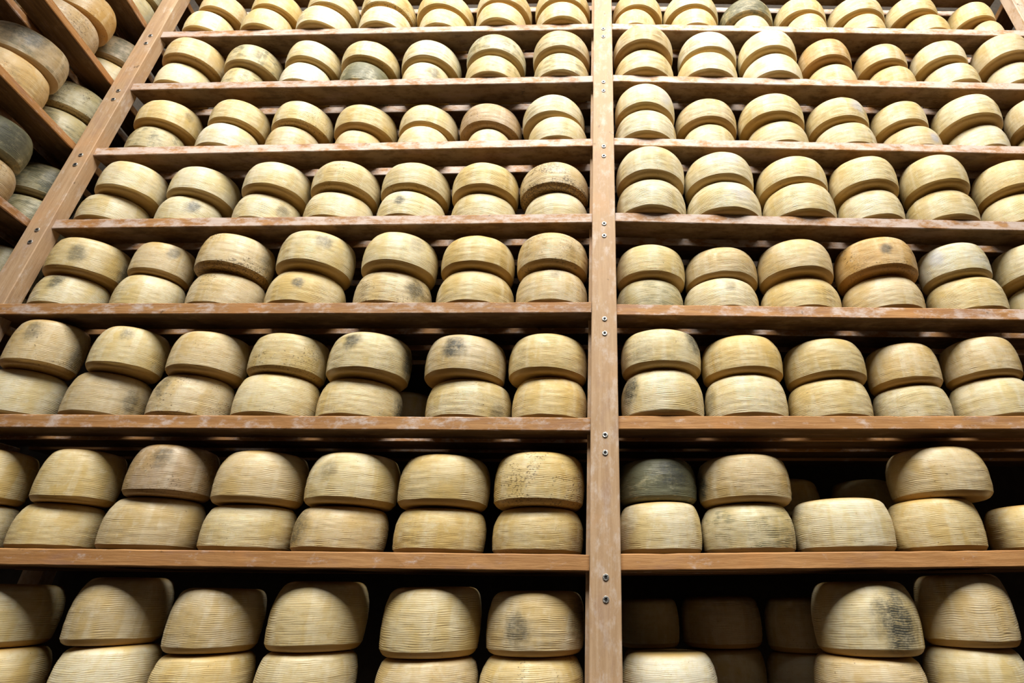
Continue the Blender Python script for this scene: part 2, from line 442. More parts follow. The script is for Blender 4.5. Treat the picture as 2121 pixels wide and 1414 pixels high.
def cheese(x, y, z, R, H, tr, label, group, tilt=0.0, cam_xy=(0.0, -D)):
    i = rnd.randrange(len(MESHES)); rz = rnd.uniform(0, 6.283)
    o = bpy.data.objects.new('whole_cheese', MESHES[i]); COL.objects.link(o)
    o.location = (x, y, z); o.scale = (R / 0.1, R / 0.1, H / 0.1)
    o.rotation_mode = 'XYZ'
    o.rotation_euler = (0, 0, rz) if abs(tilt) < 1e-5 else (Matrix.Rotation(-tilt, 3, 'Y') @ Matrix.Rotation(rz, 3, 'Z')).to_euler()
    o['label'] = label; o['category'] = 'cheese'; o['group'] = group
    base = TINTS[tr['t']][0]; q = rnd.uniform(0.80, 0.92); s = rnd.uniform(-0.02, 0.02)
    o['tint'] = [base[0] * q, base[1] * q * 1.01 + s * 0.5, base[2] * q + s + 0.025]
    o['mould'] = float(tr['g']); o['speck'] = float(tr['d'])
    vx, vy = cam_xy[0] - x, cam_xy[1] - y; l = math.hypot(vx, vy); vx /= l; vy /= l
    rx, ry = -vy, vx                      # to the right as one faces the wheel
    for nm, k in (('a', 0), ('b', 1)):
        if k < len(tr['spots']):
            u, v, sz, dk = tr['spots'][k]
            u = max(-0.98, min(0.98, u)); c = math.sqrt(1 - u * u)
            dx, dy = c * vx + u * rx, c * vy + u * ry
            ca, sa = math.cos(-rz), math.sin(-rz)
            o['spot_' + nm] = [0.1 * (ca * dx - sa * dy), 0.1 * (sa * dx + ca * dy), 0.1 * v]
            o['spot_' + nm + '_size'] = float(sz); o['spot_' + nm + '_dark'] = float(dk)
        else:
            o['spot_' + nm] = [9.0, 9.0, 9.0]; o['spot_' + nm + '_size'] = 0.01; o['spot_' + nm + '_dark'] = 0.0
    return o

TRAITS = {
    'L73u': 'd0.3',
    'L74u': 'd0.6 ts',
    'L74l': 'tc',
    'L71l': 'tc',
    'R73u': 'g0.75',
    'R73l': 'g0.3 tc',
    'L61u': 'to d0.3',
    'L61l': 'tc',
    'L62u': 'g0.5',
    'L62l': 'g0.5 d0.4',
    'L63u': 'tc g0',
    'L63l': 'tw g0',
    'L64u': 'ts d0.3',
    'L64l': 'g0.85',
    'L65u': 'tc',
    'L65l': 'tc p0.15,0.5,0.03,0.7',
    'L66u': 'g0.5',
    'L66l': 'g0.35',
    'L67u': 'g0.38',
    'L67l': 'g0.42 d0.2',
    'R61u': 'to',
    'R61l': 'ts',
    'R62u': 'tw g0',
    'R62l': 'tc',
    'R63u': 'tc',
    'R63l': 'tw g0',
    'R64u': 'ta',
    'R64l': 'ty',
    'R65u': 'to',
    'R65l': 'ty',
    'R66u': 'tc',
    'R66l': 'tc',
    'R67u': 'to',
    'L51u': 'ty p0.35,0.6,0.02,0.6',
    'L51l': 'g0.55 d0.3',
    'L52u': 'ty',
    'L52l': 'tw g0',
    'L53u': 'ts d0.4',
    'L53l': 'to d0.3',
    'L54u': 'ty d0.15',
    'L54l': 'to',
    'L55u': 'ts',
    'L55l': 'tc',
    'L56u': 'tb d0.35',
    'L56l': 'tc',
    'L57u': 'tc',
    'L57l': 'tc',
    'R51u': 'tc q0.7,0.5,0.035,0.6',
    'R51l': 'tc',
    'R52u': 'to',
    'R52l': 'ts',
    'R53u': 'ts d0.12',
    'R53l': 'tc',
    'R54u': 'ts q0.8,0.6,0.035,0.7',
    'R54l': 'tc',
    'R55u': 'ts',
    'R55l': 'to q0.85,0.4,0.025,0.8',
    'R56u': 'tc',
    'R56l': 'tw g0',
    'L41u': 'tc',
    'L41l': 'tc',
    'L42u': 'tc g0.2',
    'L42l': 'tc g0.25 p-0.1,0.6,0.028,0.85',
    'L43u': 'tc p0.85,0.5,0.025,0.6',
    'L43l': 'tc p0.3,0.5,0.026,0.6',
    'L44u': 'ts d0.3',
    'L44l': 'tc',
    'L45u': 'ts d0.32',
    'L45l': 'tc p-0.45,0.5,0.02,0.9 g0.12',
    'L46u': 'ty',
    'L46l': 'ts',
    'L47u': 'to d0.75',
    'L47l': 'tc',
    'R41u': 'tc',
    'R41l': 'tc',
    'R42u': 'tc q0.5,0.7,0.03,0.7',
    'R42l': 'tc q0.55,0.6,0.04,0.6',
    'R43u': 'ts',
    'R43l': 'ts',
    'R44u': 'ts d0.15',
    'R44l': 'tc',
    'R45u': 'ts d0.12',
    'R45l': 'ts d0.12',
    'L31u': 'ty p-0.45,0.45,0.03,0.7 p0.85,0.35,0.035,0.8 g0.15',
    'L31l': 'tc p-0.6,0.7,0.03,0.85',
    'L32u': 'to p0.1,0.7,0.026,0.7',
    'L32l': 'ts',
    'L33u': 'to d0.6 p0.7,0.45,0.03,0.5',
    'L33l': 'to d0.35 p0.8,0.2,0.018,0.9',
    'L34u': 'ts p0.0,0.65,0.025,0.7 d0.1',
    'L34l': 'ty p-0.35,0.55,0.018,0.85',
    'L35u': 'ts p0.3,0.8,0.035,0.5 g0.2',
    'L35l': 'to g0.25 d0.4 p0.5,0.55,0.035,0.8',
    'L36u': 'ty',
    'L36l': 'ty',
    'L37u': 'to d0.4',
    'L37l': 'to p0.1,0.85,0.025,0.5',
    'R31u': 'ts',
    'R31l': 'tg g0.45',
    'R32u': 'to g0.15',
    'R32l': 'tc p0.3,0.65,0.02,0.5',
    'R33u': 'to',
    'R33l': 'ty',
    'R34u': 'ta d0.4 p0.4,0.5,0.018,0.8',
    'R34l': 'to',
    'R35u': 'tw q-0.3,0.6,0.03,0.6',
    'R35l': 'ty',
    'L21u': 'to p-0.6,0.7,0.03,0.6 p0.75,0.3,0.035,0.6 d0.3',
    'L21l': 'tc',
    'L22u': 'ts p-0.35,0.8,0.025,0.7 g0.15',
    'L22l': 'to p0.5,0.4,0.03,0.7',
    'L23u': 'to',
    'L23l': 'to d0.4 p-0.85,0.7,0.035,0.8 p-0.1,0.85,0.009,0.95',
    'L24u': 'ts d0.4',
    'L24l': 'ts d0.2',
    'L25u': 'ts p-0.55,0.7,0.026,0.9 p0.9,0.5,0.04,0.9 g0.1',
    'L25l': 'ts p0.92,0.4,0.04,0.9',
    'L26u': 'to p-0.35,0.6,0.036,0.95',
    'L26l': 'ts p0.65,0.2,0.03,0.6',
    'L27u': 'ty',
    'L27l': 'ty',
    'R21u': 'ts g0.25 p0.9,0.8,0.05,0.9',
    'R21l': 'tc p-0.75,0.6,0.035,0.95',
    'R22u': 'ty',
    'R22l': 'tc p-0.8,0.5,0.03,0.5',
    'R23u': 'ty d0.15',
    'R23l': 'ts',
    'R24u': 'to d0.15',
    'R24l': 'tc g0.25',
    'R25u': 'to',
    'R25l': 'tc g0.15',
    'L11u': 'ty',
    'L12u': 'ty',
    'L12l': 'ty',
    'L13u': 'tb p-0.4,0.75,0.03,0.7 d0.35',
    'L13l': 'to',
    'L14u': 'to',
    'L14l': 'ts',
    'L15u': 'ts p-0.6,0.6,0.025,0.5',
    'L15l': 'to p-0.92,0.5,0.045,0.85',
    'L16u': 'ty',
    'L16l': 'ty',
    'L17u': 'ty d0.5',
    'L17l': 'ty',
    'R11u': 'tg g0.9 p0.4,0.6,0.05,0.9',
    'R11l': 'tc d0.15',
    'R12u': 'to p-0.9,0.4,0.035,0.95',
    'R12l': 'ts g0.42',
    'R13l': 'tc',
    'R14u': 'to d0.2',
    'R14l': 'ty',
    'R15l': 'ty',
    'L02u': 'to',
    'L02l': 'tc',
    'L03u': 'to',
    'L03l': 'ty',
    'L04u': 'ty',
    'L04l': 'ts',
    'L05u': 'ts',
    'L05l': 'to',
    'L06u': 'to p-0.35,0.4,0.03,0.75 p0.85,0.55,0.04,0.65',
    'L06l': 'ty d0.4',
    'R01l': 'tw g0.25',
    'R02u': 'ts g0.1 p0.6,0.45,0.055,0.95',
    'R02l': 'to',
    'R03u': 'to',
    'R03l': 'ts g0.12',
    'S5cu': 'tg g0.45',  # side rack wheels: real mould, plus the rack's shade put into tints and mould
    'S5cl': 'tg g0.3',
    'S4cu': 'tb g0.55 d0.3',
    'S4cl': 'tc g0.2',
    'S4nl': 'tb d0.5 g0.2',
    'S4nu': 'ta d0.3',
    'S3cu': 'tg g0.45 d0.5',
    'S3cl': 'tg g0.5',
    'S3nu': 'tb g0.45 p-0.2,0.8,0.07,0.9',
    'S3nl': 'ta d0.3 g0.3',
    'S2cu': 'tg g0.65 p0.3,0.5,0.05,0.7',
    'S2cl': 'tg g0.62',
    'S2nu': 'tg g0.85 p0.5,0.5,0.06,0.9',
    'S2nl': 'tb d0.5 g0.3',
    'S1cu': 'tg g0.4',
}
def traits(key):
    """tint letter, g = bloom, d = speckle, p = grey patch u v size strength, q = bluish patch"""
    tr = {'t': rnd.choice('scsyso' if key[0] != 'S' else 'so'), 'g': rnd.choice((0, 0, 0, 0.06, 0.12)), 'd': rnd.choice((0.05, 0.08, 0.12, 0.18)), 'spots': []}
    for w in TRAITS.get(key, '').split():
        if w[0] == 't': tr['t'] = w[1]
        elif w[0] == 'g': tr['g'] = float(w[1:])
        elif w[0] == 'd': tr['d'] = float(w[1:])
        elif w[0] in 'pq':
            u, v, s, k = (float(e) for e in w[1:].split(','))
            tr['spots'].append((u, v, s, k if w[0] == 'p' else -k))
    return tr

CHEESES = [
    ('L', 7, 0, 0, 'F', -1.5237, 0.0756, 1.8875, 0.0836, 0.1173),
    ('L', 7, 1, 0, 'F', -1.2998, 0.0757, 1.8941, 0.0882, 0.1184),
    ('L', 7, 2, 0, 'F', -1.0789, 0.0814, 1.9007, 0.1002, 0.1232),
    ('L', 7, 3, 0, 'F', -0.8423, 0.0855, 1.9077, 0.099, 0.1193),
    ('L', 7, 4, 0, 'F', -0.6158, 0.0959, 1.9144, 0.0966, 0.1166),
    ('L', 7, 5, 0, 'F', -0.3873, 0.0851, 1.9212, 0.1012, 0.1211),
    ('L', 7, 6, 0, 'F', -0.1436, 0.0887, 1.9284, 0.1067, 0.1224),
    ('L', 7, 0, 1, 'F', -1.503, 0.0744, 2.0048, 0.0814, 0.1114),
    ('L', 7, 1, 1, 'F', -1.2907, 0.0798, 2.0125, 0.0917, 0.1117),
    ('L', 7, 2, 1, 'F', -1.0691, 0.082, 2.0239, 0.0953, 0.1118),
    ('L', 7, 3, 1, 'F', -0.852, 0.0921, 2.027, 0.1043, 0.112),
    ('L', 7, 4, 1, 'F', -0.6269, 0.1118, 2.031, 0.113, 0.1121),
    ('L', 7, 5, 1, 'F', -0.3864, 0.0984, 2.0423, 0.1113, 0.112),
    ('L', 7, 6, 1, 'F', -0.1478, 0.0986, 2.0508, 0.1118, 0.112),
    ('R', 7, 0, 0, 'F', 0.1395, 0.0999, 1.9296, 0.0883, 0.1149),
    ('R', 7, 1, 0, 'F', 0.3722, 0.1037, 1.9237, 0.0979, 0.1156),
    ('R', 7, 2, 0, 'F', 0.6006, 0.1058, 1.9178, 0.0804, 0.1127),
    ('R', 7, 3, 0, 'F', 0.8209, 0.101, 1.9121, 0.0821, 0.1136),
    ('R', 7, 4, 0, 'F', 1.0416, 0.0976, 1.9065, 0.0855, 0.1145),
    ('R', 7, 5, 0, 'F', 1.2866, 0.0961, 1.9002, 0.0876, 0.115),
    ('R', 7, 6, 0, 'F', 1.5288, 0.0945, 1.894, 0.0613, 0.1106),
    ('R', 7, 0, 1, 'F', 0.1536, 0.1138, 2.0445, 0.1021, 0.112),
    ('R', 7, 1, 1, 'F', 0.3714, 0.1176, 2.0393, 0.1122, 0.112),
    ('R', 7, 2, 1, 'F', 0.6003, 0.1323, 2.0304, 0.107, 0.112),
    ('R', 7, 3, 1, 'F', 0.8175, 0.1208, 2.0257, 0.1018, 0.112),
    ('R', 7, 4, 1, 'F', 1.0432, 0.1201, 2.021, 0.1082, 0.1121),
    ('R', 7, 5, 1, 'F', 1.2626, 0.1051, 2.0152, 0.0963, 0.1118),
    ('R', 7, 6, 1, 'F', 1.5077, 0.112, 2.0045, 0.0823, 0.1121),
    ('L', 6, 0, 0, 'F', -1.5368, 0.089, 1.6055, 0.0852, 0.1163),
    ('L', 6, 1, 0, 'F', -1.3231, 0.0967, 1.6106, 0.0707, 0.1121),
    ('L', 6, 2, 0, 'F', -1.0894, 0.0948, 1.6163, 0.0877, 0.1159),
    ('L', 6, 3, 0, 'F', -0.8724, 0.0992, 1.6215, 0.0889, 0.1154),
    ('L', 6, 4, 0, 'F', -0.6483, 0.1063, 1.6269, 0.0893, 0.1143),
    ('L', 6, 5, 0, 'F', -0.3936, 0.0957, 1.6331, 0.1056, 0.1189),
    ('L', 6, 6, 0, 'F', -0.14, 0.0922, 1.6392, 0.1044, 0.1195),
    ('L', 6, 0, 1, 'F', -1.5234, 0.0791, 1.7218, 0.0959, 0.1184),
    ('L', 6, 1, 1, 'F', -1.3149, 0.1051, 1.7228, 0.0948, 0.1145),
    ('L', 6, 2, 1, 'F', -1.087, 0.0981, 1.7321, 0.0955, 0.1127),
    ('L', 6, 3, 1, 'F', -0.8734, 0.106, 1.7369, 0.104, 0.1134),
    ('L', 6, 4, 1, 'F', -0.6454, 0.1168, 1.7412, 0.1099, 0.1137),
    ('L', 6, 5, 1, 'F', -0.3935, 0.0982, 1.7519, 0.1106, 0.1126),
    ('L', 6, 6, 1, 'F', -0.144, 0.0887, 1.7587, 0.1083, 0.1182),
    ('R', 6, 0, 0, 'F', 0.163, 0.0931, 1.6435, 0.1117, 0.1246),
    ('R', 6, 1, 0, 'F', 0.3983, 0.0946, 1.6364, 0.113, 0.1245),
    ('R', 6, 2, 0, 'F', 0.6393, 0.0962, 1.6291, 0.1115, 0.122),
    ('R', 6, 3, 0, 'F', 0.8674, 0.1099, 1.6222, 0.0929, 0.1143),
    ('R', 6, 4, 0, 'F', 1.0859, 0.1068, 1.6157, 0.087, 0.1136),
    ('R', 6, 5, 0, 'F', 1.3015, 0.097, 1.6092, 0.0949, 0.1168),
    ('R', 6, 6, 0, 'F', 1.5182, 0.0771, 1.6026, 0.0839, 0.1174),
    ('R', 6, 0, 1, 'F', 0.1636, 0.0758, 1.7681, 0.1128, 0.12),
    ('R', 6, 1, 1, 'F', 0.4085, 0.0945, 1.7609, 0.1104, 0.1141),
    ('R', 6, 2, 1, 'F', 0.6348, 0.0819, 1.7511, 0.1072, 0.1222),
    ('R', 6, 3, 1, 'F', 0.8551, 0.0959, 1.7365, 0.0953, 0.1147),
    ('R', 6, 4, 1, 'F', 1.0697, 0.1035, 1.7293, 0.0919, 0.1133),
    ('R', 6, 5, 1, 'F', 1.2818, 0.0892, 1.7259, 0.0942, 0.1131),
    ('R', 6, 6, 1, 'F', 1.5077, 0.0664, 1.72, 0.0943, 0.1257),
    ('L', 5, 0, 0, 'F', -1.5277, 0.0925, 1.3018, 0.081, 0.1156),
    ('L', 5, 1, 0, 'F', -1.2824, 0.0962, 1.3081, 0.0923, 0.1174),
    ('L', 5, 2, 0, 'F', -1.0673, 0.1082, 1.3135, 0.0854, 0.1133),
    ('L', 5, 3, 0, 'F', -0.843, 0.1221, 1.3192, 0.0818, 0.1096),
    ('L', 5, 4, 0, 'F', -0.6163, 0.1207, 1.3249, 0.0917, 0.1122),
    ('L', 5, 5, 0, 'F', -0.3884, 0.1283, 1.3307, 0.0813, 0.1084),
    ('L', 5, 6, 0, 'F', -0.1442, 0.1076, 1.3369, 0.1052, 0.1178),
    ('L', 5, 0, 1, 'F', -1.5203, 0.092, 1.4174, 0.0936, 0.1144),
    ('L', 5, 1, 1, 'F', -1.2757, 0.0943, 1.4255, 0.0902, 0.1118),
    ('L', 5, 2, 1, 'F', -1.0581, 0.1094, 1.4269, 0.0959, 0.1138),
    ('L', 5, 3, 1, 'F', -0.8416, 0.1335, 1.4288, 0.1041, 0.1142),
    ('L', 5, 4, 1, 'F', -0.6174, 0.1371, 1.4372, 0.1027, 0.1109),
    ('L', 5, 5, 1, 'F', -0.3943, 0.1449, 1.4391, 0.1109, 0.1146),
    ('L', 5, 6, 1, 'F', -0.1646, 0.1173, 1.4547, 0.1119, 0.1113),
    ('R', 5, 0, 0, 'F', 0.1576, 0.0919, 1.3408, 0.1068, 0.1236),
    ('R', 5, 1, 0, 'F', 0.3822, 0.1255, 1.3343, 0.0967, 0.1123),
    ('R', 5, 2, 0, 'F', 0.6226, 0.1188, 1.3274, 0.1073, 0.1159),
    ('R', 5, 3, 0, 'F', 0.8556, 0.1161, 1.3206, 0.1042, 0.1158),
    ('R', 5, 4, 0, 'F', 1.0836, 0.1147, 1.3141, 0.0973, 0.1146),
    ('R', 5, 5, 0, 'F', 1.3105, 0.103, 1.3075, 0.0914, 0.1158),
    ('R', 5, 6, 0, 'F', 1.5275, 0.1035, 1.3012, 0.0746, 0.1098),
    ('R', 5, 0, 1, 'F', 0.1584, 0.0846, 1.4644, 0.1063, 0.1205),
    ('R', 5, 1, 1, 'F', 0.382, 0.131, 1.4466, 0.1106, 0.1136),
    ('R', 5, 2, 1, 'F', 0.6121, 0.1092, 1.4433, 0.1144, 0.1152),
    ('R', 5, 3, 1, 'F', 0.8485, 0.1119, 1.4365, 0.1046, 0.1129),
    ('R', 5, 4, 1, 'F', 1.0665, 0.1059, 1.4287, 0.0902, 0.1122),
    ('R', 5, 5, 1, 'F', 1.2951, 0.0891, 1.4233, 0.1041, 0.1196),
    ('R', 5, 6, 1, 'F', 1.519, 0.0694, 1.411, 0.083, 0.1206),
    ('L', 4, 0, 0, 'F', -1.5503, 0.0873, 1.0102, 0.0871, 0.1039),
    ('L', 4, 1, 0, 'F', -1.3263, 0.1116, 1.0133, 0.0889, 0.114),
    ('L', 4, 2, 0, 'F', -1.0769, 0.1144, 1.0167, 0.0961, 0.1153),
    ('L', 4, 3, 0, 'F', -0.8451, 0.115, 1.0198, 0.1029, 0.1168),
    ('L', 4, 4, 0, 'F', -0.6115, 0.1202, 1.023, 0.1075, 0.1166),
    ('L', 4, 5, 0, 'F', -0.3786, 0.1329, 1.0262, 0.1063, 0.1129),
    ('L', 4, 6, 0, 'F', -0.1411, 0.1277, 1.0294, 0.1047, 0.1139),
    ('L', 4, 0, 1, 'F', -1.517, 0.0702, 1.1141, 0.0864, 0.1204),
    ('L', 4, 1, 1, 'F', -1.3127, 0.1092, 1.1272, 0.096, 0.1143),
    ('L', 4, 2, 1, 'F', -1.0622, 0.0965, 1.132, 0.0984, 0.117),
    ('L', 4, 3, 1, 'F', -0.8387, 0.1018, 1.1366, 0.1039, 0.1155),
    ('L', 4, 4, 1, 'F', -0.6108, 0.1157, 1.1396, 0.1095, 0.1136),
    ('L', 4, 5, 1, 'F', -0.3798, 0.119, 1.1391, 0.1094, 0.1161),
    ('L', 4, 6, 1, 'F', -0.1504, 0.1227, 1.1433, 0.1145, 0.1155),
    ('R', 4, 0, 0, 'F', 0.1637, 0.0945, 1.0317, 0.1118, 0.1296),
    ('R', 4, 1, 0, 'F', 0.3989, 0.1015, 1.0251, 0.1186, 0.1294),
    ('R', 4, 2, 0, 'F', 0.6388, 0.0953, 1.0183, 0.1118, 0.1287),
    ('R', 4, 3, 0, 'F', 0.8677, 0.0949, 1.0118, 0.096, 0.1208),
    ('R', 4, 4, 0, 'F', 1.0919, 0.0921, 1.0055, 0.1004, 0.1228),
    ('R', 4, 5, 0, 'F', 1.3342, 0.094, 0.9986, 0.0964, 0.1211),
    ('R', 4, 0, 1, 'F', 0.166, 0.0831, 1.1613, 0.1125, 0.1307),
    ('R', 4, 1, 1, 'F', 0.3931, 0.0926, 1.1545, 0.1119, 0.1194),
    ('R', 4, 2, 1, 'F', 0.634, 0.0992, 1.147, 0.1127, 0.1127),
    ('R', 4, 3, 1, 'F', 0.8633, 0.0835, 1.1326, 0.1023, 0.1228),
    ('R', 4, 4, 1, 'F', 1.0886, 0.0715, 1.1283, 0.096, 0.1289),
    ('R', 4, 5, 1, 'F', 1.338, 0.0815, 1.1198, 0.0997, 0.122),
    ('L', 3, 0, 0, 'F', -1.5539, 0.0849, 0.7123, 0.0834, 0.1081),
    ('L', 3, 1, 0, 'F', -1.3353, 0.1008, 0.7129, 0.0852, 0.1176),
    ('L', 3, 2, 0, 'F', -1.1063, 0.1033, 0.7136, 0.0971, 0.1213),
    ('L', 3, 3, 0, 'F', -0.8722, 0.1057, 0.7144, 0.1058, 0.1236),
    ('L', 3, 4, 0, 'F', -0.6165, 0.1125, 0.7152, 0.1094, 0.1223),
    ('L', 3, 5, 0, 'F', -0.3705, 0.1151, 0.7159, 0.1142, 0.123),
    ('L', 3, 6, 0, 'F', -0.1412, 0.1048, 0.7166, 0.1061, 0.1251),
    ('L', 3, 0, 1, 'F', -1.541, 0.081, 0.8204, 0.0953, 0.1205),
    ('L', 3, 1, 1, 'F', -1.3284, 0.0912, 0.8306, 0.0773, 0.1123),
    ('L', 3, 2, 1, 'F', -1.1047, 0.086, 0.8349, 0.0996, 0.1209),
    ('L', 3, 3, 1, 'F', -0.8612, 0.0868, 0.838, 0.1048, 0.1259),
    ('L', 3, 4, 1, 'F', -0.6075, 0.0928, 0.8375, 0.1089, 0.1238),
    ('L', 3, 5, 1, 'F', -0.3702, 0.1012, 0.8389, 0.1106, 0.1153),
    ('L', 3, 6, 1, 'F', -0.1435, 0.0949, 0.8417, 0.1081, 0.1182),
    ('R', 3, 0, 0, 'F', 0.1511, 0.1358, 0.7155, 0.1011, 0.1096),
    ('R', 3, 1, 0, 'F', 0.3662, 0.1378, 0.7125, 0.1115, 0.114),
    ('R', 3, 2, 0, 'F', 0.6031, 0.133, 0.7091, 0.1153, 0.1166),
    ('R', 3, 3, 0, 'F', 0.8443, 0.119, 0.7057, 0.1103, 0.1202),
    ('R', 3, 4, 0, 'F', 1.0898, 0.1108, 0.7023, 0.1005, 0.1197),
    ('R', 3, 5, 0, 'F', 1.3401, 0.1186, 0.6987, 0.1012, 0.117),
    ('R', 3, 0, 1, 'F', 0.1565, 0.1269, 0.8251, 0.1054, 0.1161),
    ('R', 3, 1, 1, 'F', 0.3753, 0.1381, 0.8265, 0.1112, 0.1104),
    ('R', 3, 2, 1, 'F', 0.5967, 0.1091, 0.8258, 0.1095, 0.1203),
    ('R', 3, 3, 1, 'F', 0.84, 0.1011, 0.8259, 0.1135, 0.1197),
    ('R', 3, 4, 1, 'F', 1.0772, 0.0975, 0.822, 0.0932, 0.114),
    ('R', 3, 5, 1, 'F', 1.3168, 0.0976, 0.8157, 0.1004, 0.119),
    ('L', 2, 0, 0, 'F', -1.5518, 0.0856, 0.4035, 0.0853, 0.1274),
    ('L', 2, 1, 0, 'F', -1.33, 0.0993, 0.4021, 0.0885, 0.1243),
    ('L', 2, 2, 0, 'F', -1.1059, 0.1102, 0.4007, 0.095, 0.1216),
    ('L', 2, 3, 0, 'F', -0.8772, 0.1138, 0.3993, 0.1017, 0.1233),
    ('L', 2, 4, 0, 'F', -0.6572, 0.1304, 0.3979, 0.1081, 0.1168),
    ('L', 2, 5, 0, 'F', -0.3602, 0.1378, 0.3961, 0.1147, 0.116),
    ('L', 2, 6, 0, 'F', -0.1365, 0.1209, 0.3947, 0.1021, 0.1226),
    ('L', 2, 0, 1, 'F', -1.5194, 0.0604, 0.5309, 0.0792, 0.1343),
    ('L', 2, 1, 1, 'F', -1.296, 0.0716, 0.5264, 0.0836, 0.1233),
    ('L', 2, 2, 1, 'F', -1.0861, 0.093, 0.5223, 0.0937, 0.1201),
    ('L', 2, 3, 1, 'F', -0.8683, 0.1026, 0.5226, 0.0985, 0.1161),
    ('L', 2, 4, 1, 'F', -0.6428, 0.1049, 0.5147, 0.1086, 0.125),
    ('L', 2, 5, 1, 'F', -0.3755, 0.1147, 0.512, 0.1113, 0.1218),
    ('L', 2, 6, 1, 'F', -0.1457, 0.1135, 0.5173, 0.1099, 0.1199),
    ('R', 2, 0, 0, 'F', 0.1693, 0.1073, 0.398, 0.1113, 0.1322),
    ('R', 2, 1, 0, 'F', 0.3986, 0.1219, 0.398, 0.1094, 0.1227),
    ('R', 2, 2, 0, 'F', 0.6308, 0.132, 0.398, 0.1072, 0.1152),
    ('R', 2, 3, 0, 'F', 0.8599, 0.1369, 0.398, 0.0949, 0.1043),
    ('R', 2, 4, 0, 'F', 1.0764, 0.1214, 0.398, 0.1021, 0.1188),
    ('R', 2, 0, 1, 'F', 0.1705, 0.0994, 0.5302, 0.1107, 0.1154),
    ('R', 2, 1, 1, 'F', 0.3997, 0.1178, 0.5207, 0.1112, 0.1148),
    ('R', 2, 2, 1, 'F', 0.6349, 0.1264, 0.5132, 0.1086, 0.1156),
    ('R', 2, 3, 1, 'F', 0.8554, 0.1253, 0.5023, 0.093, 0.1174),
    ('R', 2, 4, 1, 'F', 1.067, 0.1091, 0.5168, 0.0937, 0.1142),
    ('L', 1, 0, 0, 'F', -1.5524, 0.1128, 0.0951, 0.0847, 0.104),
    ('L', 1, 1, 0, 'F', -1.3375, 0.1217, 0.093, 0.0868, 0.1048),
    ('L', 1, 2, 0, 'F', -1.1068, 0.128, 0.0907, 0.1031, 0.1204),
    ('L', 1, 3, 0, 'F', -0.8722, 0.1351, 0.0884, 0.1023, 0.1072),
    ('L', 1, 4, 0, 'F', -0.6455, 0.1418, 0.0862, 0.1096, 0.1073),
    ('L', 1, 5, 0, 'F', -0.3977, 0.1441, 0.0837, 0.1111, 0.1057),
    ('L', 1, 6, 0, 'F', -0.154, 0.1445, 0.0813, 0.1128, 0.1077),
    ('L', 1, 0, 1, 'F', -1.5492, 0.0973, 0.1991, 0.0879, 0.1266),
    ('L', 1, 1, 1, 'F', -1.3169, 0.1052, 0.1979, 0.0842, 0.1268),
    ('L', 1, 2, 1, 'F', -1.088, 0.1083, 0.2111, 0.0948, 0.1235),
    ('L', 1, 3, 1, 'F', -0.8656, 0.1232, 0.1956, 0.1046, 0.1265),
    ('L', 1, 4, 1, 'F', -0.6323, 0.1305, 0.1935, 0.1111, 0.1246),
    ('L', 1, 5, 1, 'F', -0.3977, 0.1344, 0.1894, 0.1145, 0.1248),
    ('L', 1, 6, 1, 'F', -0.1547, 0.1278, 0.189, 0.1146, 0.13),
    ('R', 1, 0, 0, 'F', 0.1505, 0.1371, 0.0819, 0.1029, 0.1211),
    ('R', 1, 1, 0, 'F', 0.3696, 0.1442, 0.0838, 0.1137, 0.1142),
    ('R', 1, 2, 0, 'F', 0.6048, 0.1368, 0.0859, 0.1166, 0.1259),
    ('R', 1, 3, 0, 'F', 0.8332, 0.1278, 0.0879, 0.1029, 0.1205),
    ('R', 1, 4, 0, 'F', 1.0862, 0.1372, 0.0901, 0.1042, 0.1068),
    ('R', 1, 0, 1, 'F', 0.1501, 0.1537, 0.203, 0.1025, 0.1062),
    ('R', 1, 1, 1, 'F', 0.3738, 0.1428, 0.1981, 0.1169, 0.1158),
    ('R', 1, 3, 1, 'F', 0.8698, 0.1276, 0.2083, 0.1151, 0.1235),
    ('L', 0, 0, 0, 'F', -1.3765, 0.1391, -0.2233, 0.1073, 0.1183),
    ('L', 0, 1, 0, 'F', -1.1006, 0.1306, -0.2247, 0.0955, 0.125),
    ('L', 0, 2, 0, 'F', -0.883, 0.1294, -0.2257, 0.099, 0.1117),
    ('L', 0, 3, 0, 'F', -0.6533, 0.135, -0.2269, 0.1037, 0.1157),
    ('L', 0, 4, 0, 'F', -0.3848, 0.1383, -0.2282, 0.1115, 0.1056),
    ('L', 0, 5, 0, 'F', -0.1521, 0.146, -0.2294, 0.1165, 0.1094),
    ('L', 0, 0, 1, 'F', -1.3933, 0.1346, -0.105, 0.1037, 0.1268),
    ('L', 0, 1, 1, 'F', -1.114, 0.1273, -0.0996, 0.094, 0.1358),
    ('L', 0, 2, 1, 'F', -0.8836, 0.1255, -0.114, 0.095, 0.1279),
    ('L', 0, 3, 1, 'F', -0.6523, 0.1338, -0.1112, 0.1048, 0.1391),
    ('L', 0, 4, 1, 'F', -0.3891, 0.1361, -0.1226, 0.1114, 0.1397),
    ('L', 0, 5, 1, 'F', -0.1489, 0.1446, -0.12, 0.1136, 0.1285),
    ('R', 0, 0, 0, 'F', 0.1563, 0.1553, -0.2294, 0.1093, 0.1129),
    ('R', 0, 1, 0, 'F', 0.6048, 0.1438, -0.2271, 0.1169, 0.1075),
    ('R', 0, 2, 0, 'F', 0.8436, 0.1383, -0.2259, 0.1048, 0.1226),
    ('R', 0, 1, 1, 'F', 0.6185, 0.1382, -0.1196, 0.1154, 0.1476),
    ('R', 0, 2, 1, 'F', 0.849, 0.1275, -0.1033, 0.0979, 0.1462),
    ('R', 0, 0, 0, 'B', 0.1389, 0.3481, -0.2295, 0.0795, 0.1072),
